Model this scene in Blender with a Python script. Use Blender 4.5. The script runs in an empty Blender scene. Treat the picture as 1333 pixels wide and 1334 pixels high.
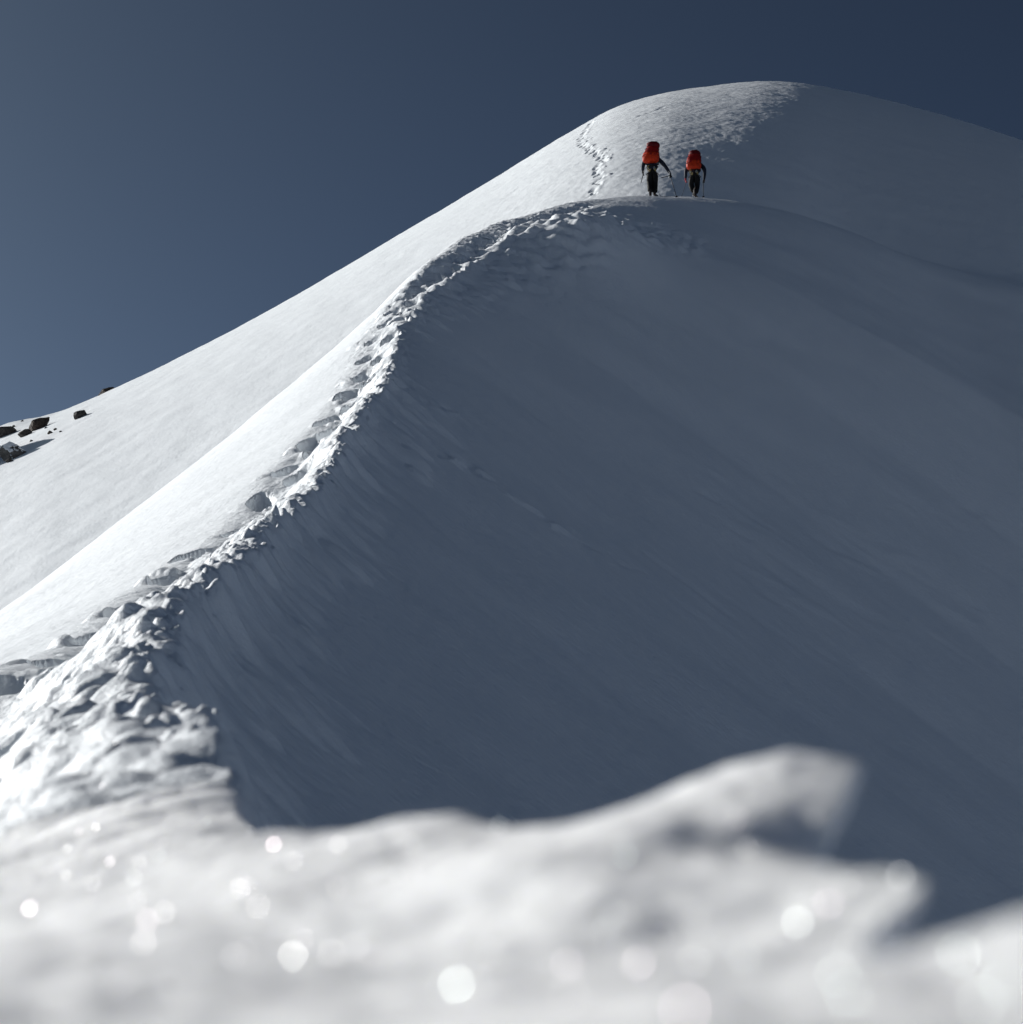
import bpy, bmesh, math, random
import numpy as np
from mathutils import Vector, Matrix, Euler

random.seed(7)
rng = np.random.default_rng(11)
scene = bpy.context.scene
COL = scene.collection
R = math.radians

# ------------------------------------------------------------------ camera numbers
F = 2700.0                    # focal length in photo pixels (photo is 1333 wide)
PITCH = R(14.0)
VAL = 5.0
WS = .86                      # metres per grid unit
SUN_AZ, SUN_EL = R(-58.0), R(23.0)     # azimuth from +Y, negative = to the left

sdir = Vector((math.sin(SUN_AZ)*math.cos(SUN_EL), math.cos(SUN_AZ)*math.cos(SUN_EL), math.sin(SUN_EL)))

def ray(px, py):
    """photo pixel -> (x/y, z/y) slopes of its ray"""
    u = (np.asarray(px, float) - 666.5) / F
    v = (667.0 - np.asarray(py, float)) / F
    dy = math.cos(PITCH) - v * math.sin(PITCH)
    dz = math.sin(PITCH) + v * math.cos(PITCH)
    return u / dy, dz / dy

# ------------------------------------------------------------------ numeric helpers
def pchip(xk, yk):
    xk = np.asarray(xk, float); yk = np.asarray(yk, float)
    h = np.diff(xk); d = np.diff(yk) / h
    m = np.zeros_like(yk); m[0] = d[0]; m[-1] = d[-1]
    for i in range(1, len(yk) - 1):
        m[i] = (d[i-1] * h[i] + d[i] * h[i-1]) / (h[i-1] + h[i])
    def f(x):
        x = np.asarray(x, float)
        i = np.clip(np.searchsorted(xk, x) - 1, 0, len(h) - 1)
        t = (x - xk[i]) / h[i]
        lo = x < xk[0]; hi = x > xk[-1]
        t2 = t * t; t3 = t2 * t
        r = ((2*t3-3*t2+1)*yk[i] + (t3-2*t2+t)*h[i]*m[i] + (-2*t3+3*t2)*yk[i+1] + (t3-t2)*h[i]*m[i+1])
        r = np.where(lo, yk[0] + m[0]*(x-xk[0]), r)
        return np.where(hi, yk[-1] + m[-1]*(x-xk[-1]), r)
    return f

def sstep(a, b, x):
    t = np.clip((x - a) / (b - a), 0, 1)
    return t * t * (3 - 2 * t)

_perm = np.random.default_rng(3).permutation(4096)
_ang = np.random.default_rng(4).uniform(0, 2*np.pi, 4096)
_gx, _gy = np.cos(_ang), np.sin(_ang)
def _h(ix, iy):
    return _perm[(_perm[ix & 4095] + iy) & 4095]
def noise(x, y, seed=0):
    x = x + seed * 17.31; y = y - seed * 9.77
    fx = np.floor(x); fy = np.floor(y)
    ix = fx.astype(np.int64); iy = fy.astype(np.int64)
    dx = x - fx; dy = y - fy
    ux = dx*dx*dx*(dx*(dx*6-15)+10); uy = dy*dy*dy*(dy*(dy*6-15)+10)
    def g(ox, oy):
        k = _h(ix + ox, iy + oy)
        return _gx[k]*(dx-ox) + _gy[k]*(dy-oy)
    a = g(0, 0); b = g(1, 0); c = g(0, 1); d = g(1, 1)
    return 1.4*((a + (b-a)*ux) + ((c + (d-c)*ux) - (a + (b-a)*ux))*uy)
def fbm(x, y, octv=4, seed=0, gain=.5):
    r = 0; a = 1.0
    for o in range(octv):
        r = r + a * noise(x * 2**o, y * 2**o, seed + o * 3)
        a *= gain
    return r

# ------------------------------------------------------------------ terrain: crest of the near ridge
crest_px = [(330,1085,1.8),(284,1010,2.7),(190,962,4.8),(186,912,5.9),(202,860,7.6),(232,806,9.6),(287,762,12),(322,726,14.5),
            (362,686,17.3),(412,643,21),(456,570,26.5),(484,528,30),(511,486,34.5),(519,442,38.5),(523,404,42),(556,352,49),(598,318,55),
            (640,296,60),(700,277,66),(765,262,72),(850,255,78),(915,262,82)]
_cy = [-25, -8, -2, -.3, 0, .40, .46, .50, .52, .56, .60, .63, .66, .70, .75, .79, .85, .92, .95, .98, 1.05, 1.25]
_cx = [4.0, 1.5, .5, .25, .2, .16, .135, .097, .090, .095, .118, .102, .098, .103, .108, .122, .139, .150, .135, .07, -.01, -.06]
_cz = [-13, -4.6, -1.35, -.42, -.30, -.04, 0, .01, .015, .02, .03, .04, .05, .06, .07, .075, .08, .082, .084, .086, .09, .10]
for px, py, y in crest_px:
    X, Z = ray(px, py)
    _cy.append(y); _cx.append(float(X*y)); _cz.append(float(Z*y))
x82, z82 = _cx[-1], _cz[-1]
for dy, dx, dz in ((6, 3.0, .5), (14, 7.2, -2.0), (30, 16, -12), (70, 38, -26), (170, 90, -84)):
    _cy.append(82+dy); _cx.append(x82+dx); _cz.append(z82+dz)
crest_x = pchip(_cy, _cx); crest_z = pchip(_cy, _cz)

# skyline of the summit dome, as (x/y, z/y, distance, curvature)
sky_px = [(-1500,820,135,.0019),(-700,705,137,.0018),(-200,648,138,.0017),(0,572,139,.00165),(70,541,139.5,.0016),(150,506,140,.00158),(330,416,143,.0015),
          (520,306,149,.0014),(640,235,153,.0013),(750,168,158,.00122),(800,141,161,.0012),(850,125,163,.0012),(920,113,166,.00128),
          (1030,107,169,.0015),(1090,116,169,.0017),(1200,142,168,.0018),(1333,183,165,.0018),(1700,330,158,.0026),(2400,620,150,.0028)]
_kx = []; _ke = []; _ks = []; _kk = []
for px, py, ys, k in sky_px:
    X, Z = ray(px, py); _kx.append(float(X)); _ke.append(float(Z)); _ks.append(ys); _kk.append(k)
sky_e = pchip(_kx, _ke); sky_s = pchip(_kx, _ks); sky_k = pchip(_kx, _kk)

def g_of(y):
    return np.sqrt(y*y + 1.0)

_aL = pchip([-30, 0, 6, 14, 20, 26, 32, 38, 44, 50, 60, 80, 100], [.38, .382, .415, .449, .485, .523, .563, .649, .852, 1.112, 1.195, 1.278, 1.278])
def aL_f(y): return _aL(np.clip(y, -30, 100))
def base(x, y):
    """large shape: height and offset s from the crest, and how much the near ridge wins over the dome"""
    xc = crest_x(y); zc = crest_z(y)
    near = 1 - sstep(33, 44, y)
    # scalloped cornice edge
    wob = .10*noise(y*1.1, 0*y, 5) + .06*noise(y*2.7, 0*y, 6) + .035*noise(y*7, 0*y, 8)
    wob = wob * near * sstep(1.6, 4, y)
    s = x - xc
    s = s - wob*np.exp(-(s/.45)**2)
    aL = aL_f(y)
    bL = .012
    wL = np.interp(y, [0, 30, 45, 60, 80], [.25, .2, .2, .6, 2.5])
    sl = np.maximum(-s, 0)
    q = np.sqrt(sl*sl + wL*wL) - wL
    qq = np.minimum(q, 8.0)
    L = aL*q + bL*qq*qq + 2*bL*8.0*np.maximum(q-8.0, 0)*.9
    wR = np.interp(y, [0, 30, 40, 48, 56, 64, 78, 90], [.06, .14, .5, 1.8, 5.0, 10.5, 10.5, 10])
    mR = np.interp(y, [0, 6, 20, 45, 60, 78, 95], [1.0, .95, .86, .80, .80, .80, .75])
    sr = np.maximum(s, 0)
    Rr = mR*(np.sqrt(sr*sr + wR*wR) - wR)
    ll = np.interp(y, [.4, 1, 3, 6], [.012, .03, .10, .16])
    lip = near * np.interp(y, [.3, 1, 2, 6, 15, 33], [.10, .12, .16, .20, .18, .12]) * (1 - np.exp(-(sr/ll)**1.6))
    ridge = zc - L - Rr - lip
    X = np.clip(x / g_of(y), -3.0, 2.6)
    e = sky_e(X); ys = sky_s(X); k = sky_k(X)
    yy = np.maximum(y, -40)
    dome = e*yy - k*(ys-yy)**2
    kk = 1.2 + 11*sstep(.09, .30, X)
    kk = kk * sstep(15, 70, y) + .02
    hm = np.maximum(kk - np.abs(ridge-dome), 0) / kk
    h = np.maximum(ridge, dome) + hm*hm*kk*.25
    return h, s, ridge - dome

# ------------------------------------------------------------------ terrain grid
def make_axis_u():
    a, _ = ray(-45, 667); b, _ = ray(1380, 667)
    du = 1.3 / F * 1.03
    core = np.arange(a, b, du)
    out = []; st = du*1.6; p = core[-1]
    while p < 5.5:
        p += st; st *= 1.11; out.append(p)
    lo = []; st = du*1.6; p = core[0]
    while p > -5.5:
        p -= st; st *= 1.11; lo.append(p)
    return np.concatenate([np.array(lo[::-1]), core, np.array(out)])
U = make_axis_u()
ya = np.linspace(-24, -.2, 40, endpoint=False)
yb = np.concatenate([np.linspace(-.2, .42, 60, endpoint=False)])
yc = np.exp(np.linspace(math.log(.42), math.log(3.0), 260, endpoint=False))
yd = np.exp(np.linspace(math.log(3.0), math.log(90.0), 1000, endpoint=False))
ye = np.linspace(90, 176, 200, endpoint=False)
yf = np.linspace(176, 250, 24)
YR = np.concatenate([ya, yb, yc, yd, ye, yf])
NU, NY = len(U), len(YR)
YY, UU = np.meshgrid(YR, U, indexing='ij')
XX = UU * g_of(YY)
H, S, DIFF = base(XX, YY)

UP = np.zeros_like(H); DN = np.zeros_like(H)
def stamp(x0, y0, rx, ry, amp, rot=0.0, power=2.0, shear=0.0):
    """raise (amp>0) or sink a rounded patch of the snow"""
    r = max(rx, ry) * 1.05
    j0, j1 = np.searchsorted(YR, [y0-r, y0+r])
    if j1 <= j0: return
    g = g_of(np.array([y0-r, y0, y0+r]))
    lo = min((x0-r)/g.min(), (x0-r)/g.max()); hi = max((x0+r)/g.min(), (x0+r)/g.max())
    i0, i1 = np.searchsorted(U, [lo, hi])
    if i1 <= i0: return
    sl = (slice(j0, j1), slice(i0, i1))
    dx = XX[sl]-x0; dy = YY[sl]-y0
    c, s_ = math.cos(rot), math.sin(rot)
    a = (dx*c + dy*s_)/rx; b = (-dx*s_ + dy*c)/ry
    q = np.clip(1 - (a*a + b*b)**(power/2), 0, 1)
    q = q*q*(3-2*q) if power <= 2.01 else np.sqrt(q)*q**.25
    v = amp * q * (1 + shear*b)
    if amp > 0: UP[sl] = np.maximum(UP[sl], v)
    else: DN[sl] = np.minimum(DN[sl], v)

near = 1 - sstep(33, 44, YY)
ridge_w = sstep(-.5, 1.0, DIFF)

# gentle swells and wind texture, by face of the mountain
H += .05*fbm(XX*.35, YY*.35, 3, 21) * sstep(3, 12, YY)
lee = sstep(.8, 4.0, S) * ridge_w
ca, sa = math.cos(.65), math.sin(.65)
A_ = XX*ca + YY*sa; B_ = -XX*sa + YY*ca
W_ = noise(XX*.3, YY*.3, 38)
H += lee * (.004*noise(A_*.5+W_, B_*3.2+W_*3, 31)*(.3+.7*sstep(-.2,.5,noise(A_*.2,B_*.5,37))) + .002*noise(A_*1.1, B_*7+W_*2, 33)*sstep(-.3,.4,noise(A_*.15,B_*.3,39)) + .05*noise(A_*.08, B_*.4, 34)) * sstep(3, 8, YY)
lw = sstep(.4, 2.0, -S) * ridge_w
H += lw * (.006*noise(XX*1.2, YY*4.5, 35) + .003*noise(XX*4, YY*12, 36)) * sstep(2, 6, YY)
far = 1 - ridge_w
leftfar = far * sstep(.06, -.05, UU)
# the slope flattens into a small shoulder where the rocks stick out
_x0, _z = ray(0, 560)
H += far * .95*np.exp(-((XX/g_of(YY) - float(_x0))/.019)**2) * np.exp(-((139 - YY)/10)**2)
H += leftfar * (.020*noise(XX*.25, YY*1.2 + XX*.1, 41) + .016*noise(XX*.7, YY*2.6+XX*.2, 42) + .022*np.abs(noise(XX*1.5, YY*3.4+XX*.3, 43))*(.3+.7*sstep(-.1,.5,noise(XX*.15,YY*.3,47))))
rightfar = far * sstep(-.05, .02, UU)
H += rightfar * (.030*(.35-np.abs(noise((XX+YY*.3)*.6, (YY-XX*.6)*.8, 44))) + .016*noise((XX+YY*.2)*1.1, (YY-XX*.9)*2.4, 45) + .012*noise(XX*3.0, YY*2.4, 46))

# ------------------------------------------------------------------ trail
def trail_s(y):
    return np.interp(y, [0, 2, 5, 10, 20, 34, 40, 46, 54, 62, 70, 78],
                        [-.35, -.42, -.64, -.68, -.66, -.60, -.34, .25, .75, .9, .8, .4])
on = sstep(1.5, 3.5, YY) * (1 - sstep(66, 76, YY)) * ridge_w
tw = np.interp(YY, [0, 10, 30, 45, 60, 75], [.26, .26, .30, .36, .5, .4])
tq = S - trail_s(YY) - .08*noise(YY*.6, 0*YY, 51)
H -= on * (.10 + .07*sstep(4, 8, YY)*(1 - sstep(30, 40, YY))) * np.exp(-(tq/tw)**2)
# churned snow: ledges stretched across the trail
band = np.exp(-((S - trail_s(YY)*.5)/(tw*2.0))**4) * on
ledge = fbm(XX*2.4, YY*2.4, 3, 61) + .8*np.abs(noise(XX*1.6+YY*.4, YY*4.2, 62))
H += band * (.032 * ledge + .016*fbm(XX*8, YY*6, 2, 64)*sstep(4, 9, YY))
berm = np.exp(-((S + .12)/.22)**2) * on * near
H += berm * (.03 + .05*np.abs(fbm(XX*4.0, YY*3.0, 3, 63)))

y = 3.0; k = 0
while y < 70:
    step = .40 + .034*y if y < 34 else max(.62, 1.1 - (y-34)*.06)
    side = 1 if k % 2 else -1
    s0 = float(trail_s(y)) + side*random.uniform(.12, .22) + random.uniform(-.05, .05)
    x0 = float(crest_x(y)) + s0
    big = np.interp(y, [0, 10, 34, 50], [1.0, 1.1, 1.5, 1.3])
    stamp(x0, y, .15*big*random.uniform(.8, 1.25), step*random.uniform(.38, .55), -random.uniform(.11, .20)*big,
          rot=random.uniform(-.3, .3), shear=.35, power=3)
    # spill beside the step
    stamp(x0 - random.uniform(.15, .3), y + random.uniform(-.3, .3)*step, random.uniform(.08, .16)*big, step*random.uniform(.2, .4),
          random.uniform(.02, .07), rot=random.uniform(-.5, .5))
    y += step * random.uniform(.8, 1.2); k += 1
# broken blocks and clods along the crest
for i in range(380):
    y = math.exp(random.uniform(math.log(2.2), math.log(44)))
    s0 = random.gauss(-.10, .13) if random.random() < .6 else random.uniform(-1.0, .05)
    sc = np.interp(y, [2, 10, 40], [.8, 1.0, 1.6])
    rx = random.uniform(.04, .17)*sc; ry = random.uniform(.04, .13)*sc
    stamp(float(crest_x(y)) + s0, y, rx, ry, random.uniform(.012, .045)*sc*float(np.interp(y, [2, 4.5, 9], [.35, .5, 1])), rot=random.uniform(-.5, .5), power=random.choice([2, 3, 4]))
# upper part: row of bright rims right of the steps
for i in range(260):
    y = random.uniform(40, 68)
    s0 = float(trail_s(y)) + random.uniform(.25, .25 + np.interp(y, [40, 50, 60, 68], [.6, 1.3, 2.6, 2.2])) 
    stamp(float(crest_x(y)) + s0, y, random.uniform(.12, .45), random.uniform(.08, .2), random.uniform(.03, .09),
          rot=random.uniform(-.3, .4), power=2)
H += UP + DN
# upper stretch: comb-like steps cut in the bank, a bright rim and wind-blown ripples beyond it
up_ = sstep(42, 47, YY) * (1 - sstep(64, 71, YY)) * ridge_w
H += up_ * .17*np.exp(-((tq - .42)/.22)**2) * (.75 + .5*noise(XX*.8, YY*1.2, 95))
teeth = np.sin(2*np.pi*YY/.95 + 2.2*noise(XX*.7, YY*.35, 96))
H += up_ * .055*teeth*np.exp(-((tq + .25)/.5)**4)
rip = sstep(.5, .9, tq)*(1 - sstep(np.interp(YY, [42, 50, 58, 64, 70], [1.0, 1.6, 2.6, 4.2, 3.0]), np.interp(YY, [42, 50, 58, 64, 70], [1.6, 2.4, 4.2, 6.0, 5.0]), tq))
H += up_ * 1.0*np.exp(-((S-3.4)/1.8)**2 - ((YY-58.6 - .25*(S-3))/3.4)**2)
H += up_ * rip * .21*sstep(46, 55, YY)*np.abs(noise(XX*1.5 - YY*.2, YY*1.0, 97)) * (1 + .8*noise(XX*3, YY*4, 98))
# flutes under the cornice on the lee side
fl = near * np.exp(-np.maximum(S, 0)/1.3) * sstep(.05, .35, S) * sstep(2, 4, YY) * ridge_w
H += fl * .06*np.abs(noise(YY*.8 + XX*.6, XX*.5, 71))
UP[:] = 0; DN[:] = 0
for i in range(260):        # soft lobes of wind-packed snow hanging below the edge
    y = math.exp(random.uniform(math.log(3.6), math.log(34)))
    sc = np.interp(y, [3, 10, 34], [.55, 1.0, 1.5]); s0 = abs(random.gauss(.02, .22))*sc
    stamp(float(crest_x(y)) + s0, y, random.uniform(.14, .42)*sc, random.uniform(.12, .34)*sc, random.uniform(.02, .055)*sc, rot=random.uniform(-1.0, .2))
H += UP
UP[:] = 0; DN[:] = 0
for i in range(240):        # crumbs rolled off the edge
    y = math.exp(random.uniform(math.log(3), math.log(40))); r_ = random.uniform(.012, .035)*np.interp(y, [3, 40], [1, 2.4])
    stamp(float(crest_x(y)) + abs(random.gauss(0, .10)) - .06, y, r_, r_*random.uniform(.8, 1.5), r_*random.uniform(.5, 1.0), rot=random.uniform(-1, 1))
H += UP
# fine grain everywhere
H += .0045*noise(XX*7, YY*9, 111)*sstep(4, 9, YY) + .003*noise(XX*17, YY*21, 112)*sstep(3, 6, YY)*(1-sstep(25, 45, YY))
H += band * sstep(4, 8, YY) * (1 - sstep(20, 34, YY)) * .010*fbm(XX*15, YY*13, 2, 113)

# ------------------------------------------------------------------ foreground crust (within 1.4 m of the camera)
bank = [(0,1400,.33),(333,1392,.33),(666,1385,.33),(1000,1375,.34),(1333,1235,.42),(1250,1228,.44),(1333,1200,.45),(1500,1150,.46),
        (0,1334,.46),(330,1322,.46),(666,1310,.46),(900,1308,.46),(1100,1285,.5),(1160,1262,.5),
        (0,1282,.6),(330,1262,.6),(666,1238,.6),(900,1215,.6),(1050,1190,.6),(1140,1165,.6),(1190,1150,.6),
        (830,1165,.65),(950,1160,.65),(1060,1150,.64),(600,1195,.68),(300,1220,.7),(0,1250,.7),
        (1088,996,.92),(1040,978,.92),(950,992,.90),(850,1034,.88),(760,1066,.87),(690,1092,.87),
        (1088,1058,.80),(1040,1068,.785),(950,1074,.77),(850,1088,.755),(760,1104,.745),
        (1045,1110,.760),(950,1116,.740),(850,1122,.715),(740,1120,.70),(640,1124,.72),
        (500,1120,.9),(300,1152,.95),(100,1192,1.0),(-150,1240,1.0),
        (640,1078,1.0),(600,1062,1.03),(500,1076,1.08),(430,1094,1.12),(370,1086,1.18),(300,1100,1.25),
        (700,1112,1.02),(760,1122,1.0),(850,1122,1.03),(950,1122,1.04),(150,1140,1.3),(0,1185,1.35),(-200,1230,1.4)]
bp_ = np.array(bank, float); bX, bZ = ray(bp_[:, 0], bp_[:, 1])
bx, by, bz = bX*bp_[:, 2], bp_[:, 2], bZ*bp_[:, 2]
def tps(r2): return r2*np.log(r2 + 1e-9)
n_ = len(bx)
K = tps((bx[:, None]-bx)**2 + (by[:, None]-by)**2) + np.eye(n_)*2e-4
Pm = np.stack([np.ones(n_), bx, by], 1)
sol = np.linalg.solve(np.block([[K, Pm], [Pm.T, np.zeros((3, 3))]]), np.concatenate([bz, np.zeros(3)]))
jr = np.where((YR > .2) & (YR < 1.9))[0]; sl = slice(jr[0], jr[-1]+1)
fx, fy = XX[sl], YY[sl]
zt = sol[n_] + sol[n_+1]*fx + sol[n_+2]*fy
for i in range(n_):
    zt = zt + sol[i]*tps((fx-bx[i])**2 + (fy-by[i])**2)
fs = np.maximum(S[sl], 0)
# hollow under the overhanging tongue
dmin = np.full(fx.shape, 9.0)
hol = [(740,1112,.705), (820,1104,.718), (900,1092,.735), (985,1080,.75), (1075,1088,.762)]
for pa, pb in zip(hol, hol[1:]):
    Xa, _z = ray(pa[0], pa[1]); Xb, _z = ray(pb[0], pb[1]); ax_, ay_ = Xa*pa[2], pa[2]; bx_, by_ = Xb*pb[2], pb[2]
    t_ = np.clip(((fx-ax_)*(bx_-ax_) + (fy-ay_)*(by_-ay_))/((bx_-ax_)**2 + (by_-ay_)**2), 0, 1)
    dmin = np.minimum(dmin, np.hypot(fx-ax_-t_*(bx_-ax_), fy-ay_-t_*(by_-ay_)))
zt = zt - .002*np.exp(-(dmin/.016)**2)
ll = np.interp(fy, [.4, .7, 1, 2], [.008, .008, .02, .06])
zt = zt - .13*(1 - np.exp(-(fs/ll)**2)) - 1.0*fs
wgt = sstep(.22, .31, fy) * (1 - sstep(1.35, 1.75, fy)) * (1 - sstep(.35, .9, np.abs(fx)))
H[sl] = H[sl]*(1-wgt) + zt*wgt
fg = 1 - sstep(1.5, 2.4, YY)
H += fg * sstep(.1, .4, YY) * (.006*fbm(XX*5, YY*6, 2, 81) + .0022*fbm(XX*16, YY*16, 2, 84) + .0015*fbm(XX*45, YY*45, 2, 82))
H += (1 - sstep(3, 7, YY)) * sstep(1.5, 2.4, YY) * .018*fbm(XX*3.5, YY*7, 3, 83)

def ground_z(x, y):
    j = int(np.searchsorted(YR, y)) - 1; t = (y-YR[j])/(YR[j+1]-YR[j])
    z = 0
    for jj, w in ((j, 1-t), (j+1, t)):
        z += w*np.interp(x/float(g_of(YR[jj])), U, H[jj])
    return float(z)

def hit(px, py, ymin=3.0, ymax=175.0):
    """first point of the snow along a photo ray"""
    X, Z = ray(px, py); X = float(X); Z = float(Z)
    ys = np.exp(np.linspace(math.log(ymin), math.log(ymax), 1500))
    for yv in ys:
        if ground_z(X*yv, yv) >= Z*yv: return Vector((X*yv, yv, Z*yv))
    return None

# track up the dome, a ledge, and the drift round the rocks on the left
def along(pix, ymin):
    return [hit(px, py, ymin) for px, py in pix]
def groove(pts, width, depth, rim, ystretch=1.0):
    pts = [p for p in pts if p is not None]
    y0 = min(p[1] for p in pts)-3; y1 = max(p[1] for p in pts)+3; x0 = min(p[0] for p in pts)-4; x1 = max(p[0] for p in pts)+4
    j0, j1 = np.searchsorted(YR, [y0, y1]); i0, i1 = np.searchsorted(U, [x0/y0 - .02, x1/y0 + .02])
    q = (slice(j0, j1), slice(i0, i1)); X = XX[q]; Y = YY[q]; best = np.full(X.shape, 9.0); side = np.zeros(X.shape)
    for a, b in zip(pts, pts[1:]):
        ex, ey = b[0]-a[0], b[1]-a[1]; L2 = ex*ex+ey*ey + 1e-9
        t = np.clip(((X-a[0])*ex + (Y-a[1])*ey)/L2, 0, 1)
        dx = X-a[0]-t*ex; dy = Y-a[1]-t*ey; d = np.hypot(dx, dy)
        m_ = d < best; best = np.where(m_, d, best); side = np.where(m_, np.sign(dx), side)
    wob = 1 + .5*noise(X*.9, Y*.9, 91)
    wob = wob*(.45 + .75*np.abs(np.sin(Y*2.6 + 3*noise(X*.4, Y*.4, 93))))
    H[q] += -depth*wob*np.exp(-(best/width)**2) + rim*wob*np.exp(-((best-width*1.7)/(width*.7))**2)*(side > 0)
    H[q] += .07*np.exp(-(best/(width*2.4))**2)*noise(X*2.6, Y*1.6, 92)
track = along([(768, 256), (776, 245), (782, 233), (776, 223), (780, 214), (789, 209), (783, 203), (768, 196), (759, 188), (757, 180), (763, 171), (770, 160)], 84)
groove(track, .16, .045, .02)
UP[:] = 0; DN[:] = 0
track = [p for p in track if p is not None]; k = 0
for a, b in zip(track, track[1:]):
    n_st = max(1, int(math.hypot(b[0]-a[0], b[1]-a[1])/.85))
    for q in range(n_st):
        t = (q + random.uniform(.2, .8))/n_st; k += 1; sd = .15 if k % 2 else -.15
        x_ = a[0]+(b[0]-a[0])*t + sd + random.uniform(-.08, .08); y_ = a[1]+(b[1]-a[1])*t
        stamp(x_, y_, random.uniform(.12, .2), random.uniform(.3, .5), -random.uniform(.07, .15), rot=random.uniform(-.4, .4))
        if random.random() < .6: stamp(x_ + random.uniform(.15, .4), y_ + random.uniform(-.3, .3), random.uniform(.1, .2), random.uniform(.2, .4), random.uniform(.04, .10))
H += UP + DN
groove(along([(832, 152), (846, 147), (856, 143), (866, 139)], 90), .2, .05, .0)
# sluff marks and crust patches on the shaded face
for a_, b_, h_ in (((560,522),(598,541),.02), ((572,594),(622,616),.028), ((660,644),(702,668),.03), ((718,686),(766,706),.03), ((560,530),(590,537),.018), ((800,728),(828,738),.03), ((592,600),(640,622),.03)):
    pp = along([a_, ((a_[0]+b_[0])/2, (a_[1]+b_[1])/2 + 1), b_], 12)
    if None not in pp: groove(pp, .07, -h_, 0)
UP[:] = 0; DN[:] = 0
for i in range(46):
    p = hit(random.uniform(900, 1333), random.gauss(715, 60), 20)
    if p is None: continue
    stamp(p[0], p[1], random.uniform(.4, 1.3), random.uniform(.12, .3), random.choice([-1, -1, 1])*random.uniform(.012, .03), rot=random.uniform(.2, .8))
H += UP + DN
# snow mound beyond the left edge that shades the rocks' hollow
for px, py, r_, a_ in ((-46, 612, 1.5, 3.0), (-80, 630, 2.0, 2.8), (-36, 592, 1.0, 1.6)):
    p = hit(px, py, 60)
    if p is not None: H += a_*np.exp(-(((XX-p[0])/r_)**2 + ((YY-p[1])/(r_*1.2))**2)**1.3)
VX, VY, VZ = XX.copy(), YY, H
# the crust overhangs: its right-hand edge is undercut
_ll = np.interp(fy, [.4, .7, 1, 2], [.008, .008, .02, .06])
VX[sl] -= .11 * (1 - np.exp(-(fs/_ll)**2)) * np.exp(-fs/.25) * sstep(.53, .60, fy) * (1 - sstep(.93, 1.0, fy))

# ------------------------------------------------------------------ materials
def new_mat(name):
    m = bpy.data.materials.new(name); m.use_nodes = True
    nt = m.node_tree; b = nt.nodes['Principled BSDF']
    return m, nt, b
def snow_material(name, grain=1.0):
    m, nt, b = new_mat(name)
    n = nt.nodes; l = nt.links
    tc = n.new('ShaderNodeTexCoord')
    b.inputs['Base Color'].default_value = (.86, .87, .88, 1)
    b.inputs['Roughness'].default_value = .55
    b.inputs['Specular IOR Level'].default_value = .25
    n1 = n.new('ShaderNodeTexNoise'); n1.inputs['Scale'].default_value = 9.0; n1.inputs['Detail'].default_value = 8
    n1.inputs['Roughness'].default_value = .62
    l.new(tc.outputs['Object'], n1.inputs['Vector'])
    bp = n.new('ShaderNodeBump'); bp.inputs['Strength'].default_value = .35*grain; bp.inputs['Distance'].default_value = .05
    l.new(n1.outputs['Fac'], bp.inputs['Height'])
    l.new(bp.outputs['Normal'], b.inputs['Normal'])
    n2 = n.new('ShaderNodeTexNoise'); n2.inputs['Scale'].default_value = .6; n2.inputs['Detail'].default_value = 5
    l.new(tc.outputs['Object'], n2.inputs['Vector'])
    rp = n.new('ShaderNodeValToRGB')
    rp.color_ramp.elements[0].color = (.79, .83, .86, 1); rp.color_ramp.elements[1].color = (.855, .89, .92, 1)
    l.new(n2.outputs['Fac'], rp.inputs['Fac']); l.new(rp.outputs['Color'], b.inputs['Base Color'])
    return m
SNOW = snow_material('snow')
SNOW_TRAIL = snow_material('trodden_snow', 1.9)
SNOW_BANK = snow_material('brightened_snow_crust', .6)
_b = SNOW_BANK.node_tree.nodes['Principled BSDF']
for _n in SNOW_BANK.node_tree.nodes:
    if _n.bl_idname == 'ShaderNodeValToRGB':
        _n.color_ramp.elements[0].color = (.90, .925, .945, 1); _n.color_ramp.elements[1].color = (.93, .95, .97, 1)  # whiter than the ridge snow, making up for weak sunlight here
_b.inputs['Subsurface Weight'].default_value = .7; _b.inputs['Subsurface Radius'].default_value = (1, 1, 1.1); _b.inputs['Subsurface Scale'].default_value = .02

# ------------------------------------------------------------------ build terrain objects from the grid
lab = np.zeros((NY-1, NU-1), np.int8)          # 0 ridge, 1 trail, 2 peak, 3 foreground crust
Sc = .25*(S[1:, 1:]+S[:-1, 1:]+S[1:, :-1]+S[:-1, :-1]); Yc = .5*(YY[1:, 1:]+YY[:-1, 1:]); Dc = DIFF[1:, 1:]
lab[Dc < 0] = 2
ts = trail_s(Yc); hw = np.interp(Yc, [0, 10, 30, 45, 60, 75], [.5, .5, .55, .7, 1.1, .8])
lab[(Dc >= 0) & (Yc > 2.3) & (Yc < 73) & (Sc > ts-hw) & (Sc < np.maximum(ts+hw, .02))] = 1
lab[(Yc <= 2.3) & (Yc > -.2) & (np.abs(Sc) < 1.6)] = 3
co = np.stack([VX, VY, VZ], -1).reshape(-1, 3)*WS
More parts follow.
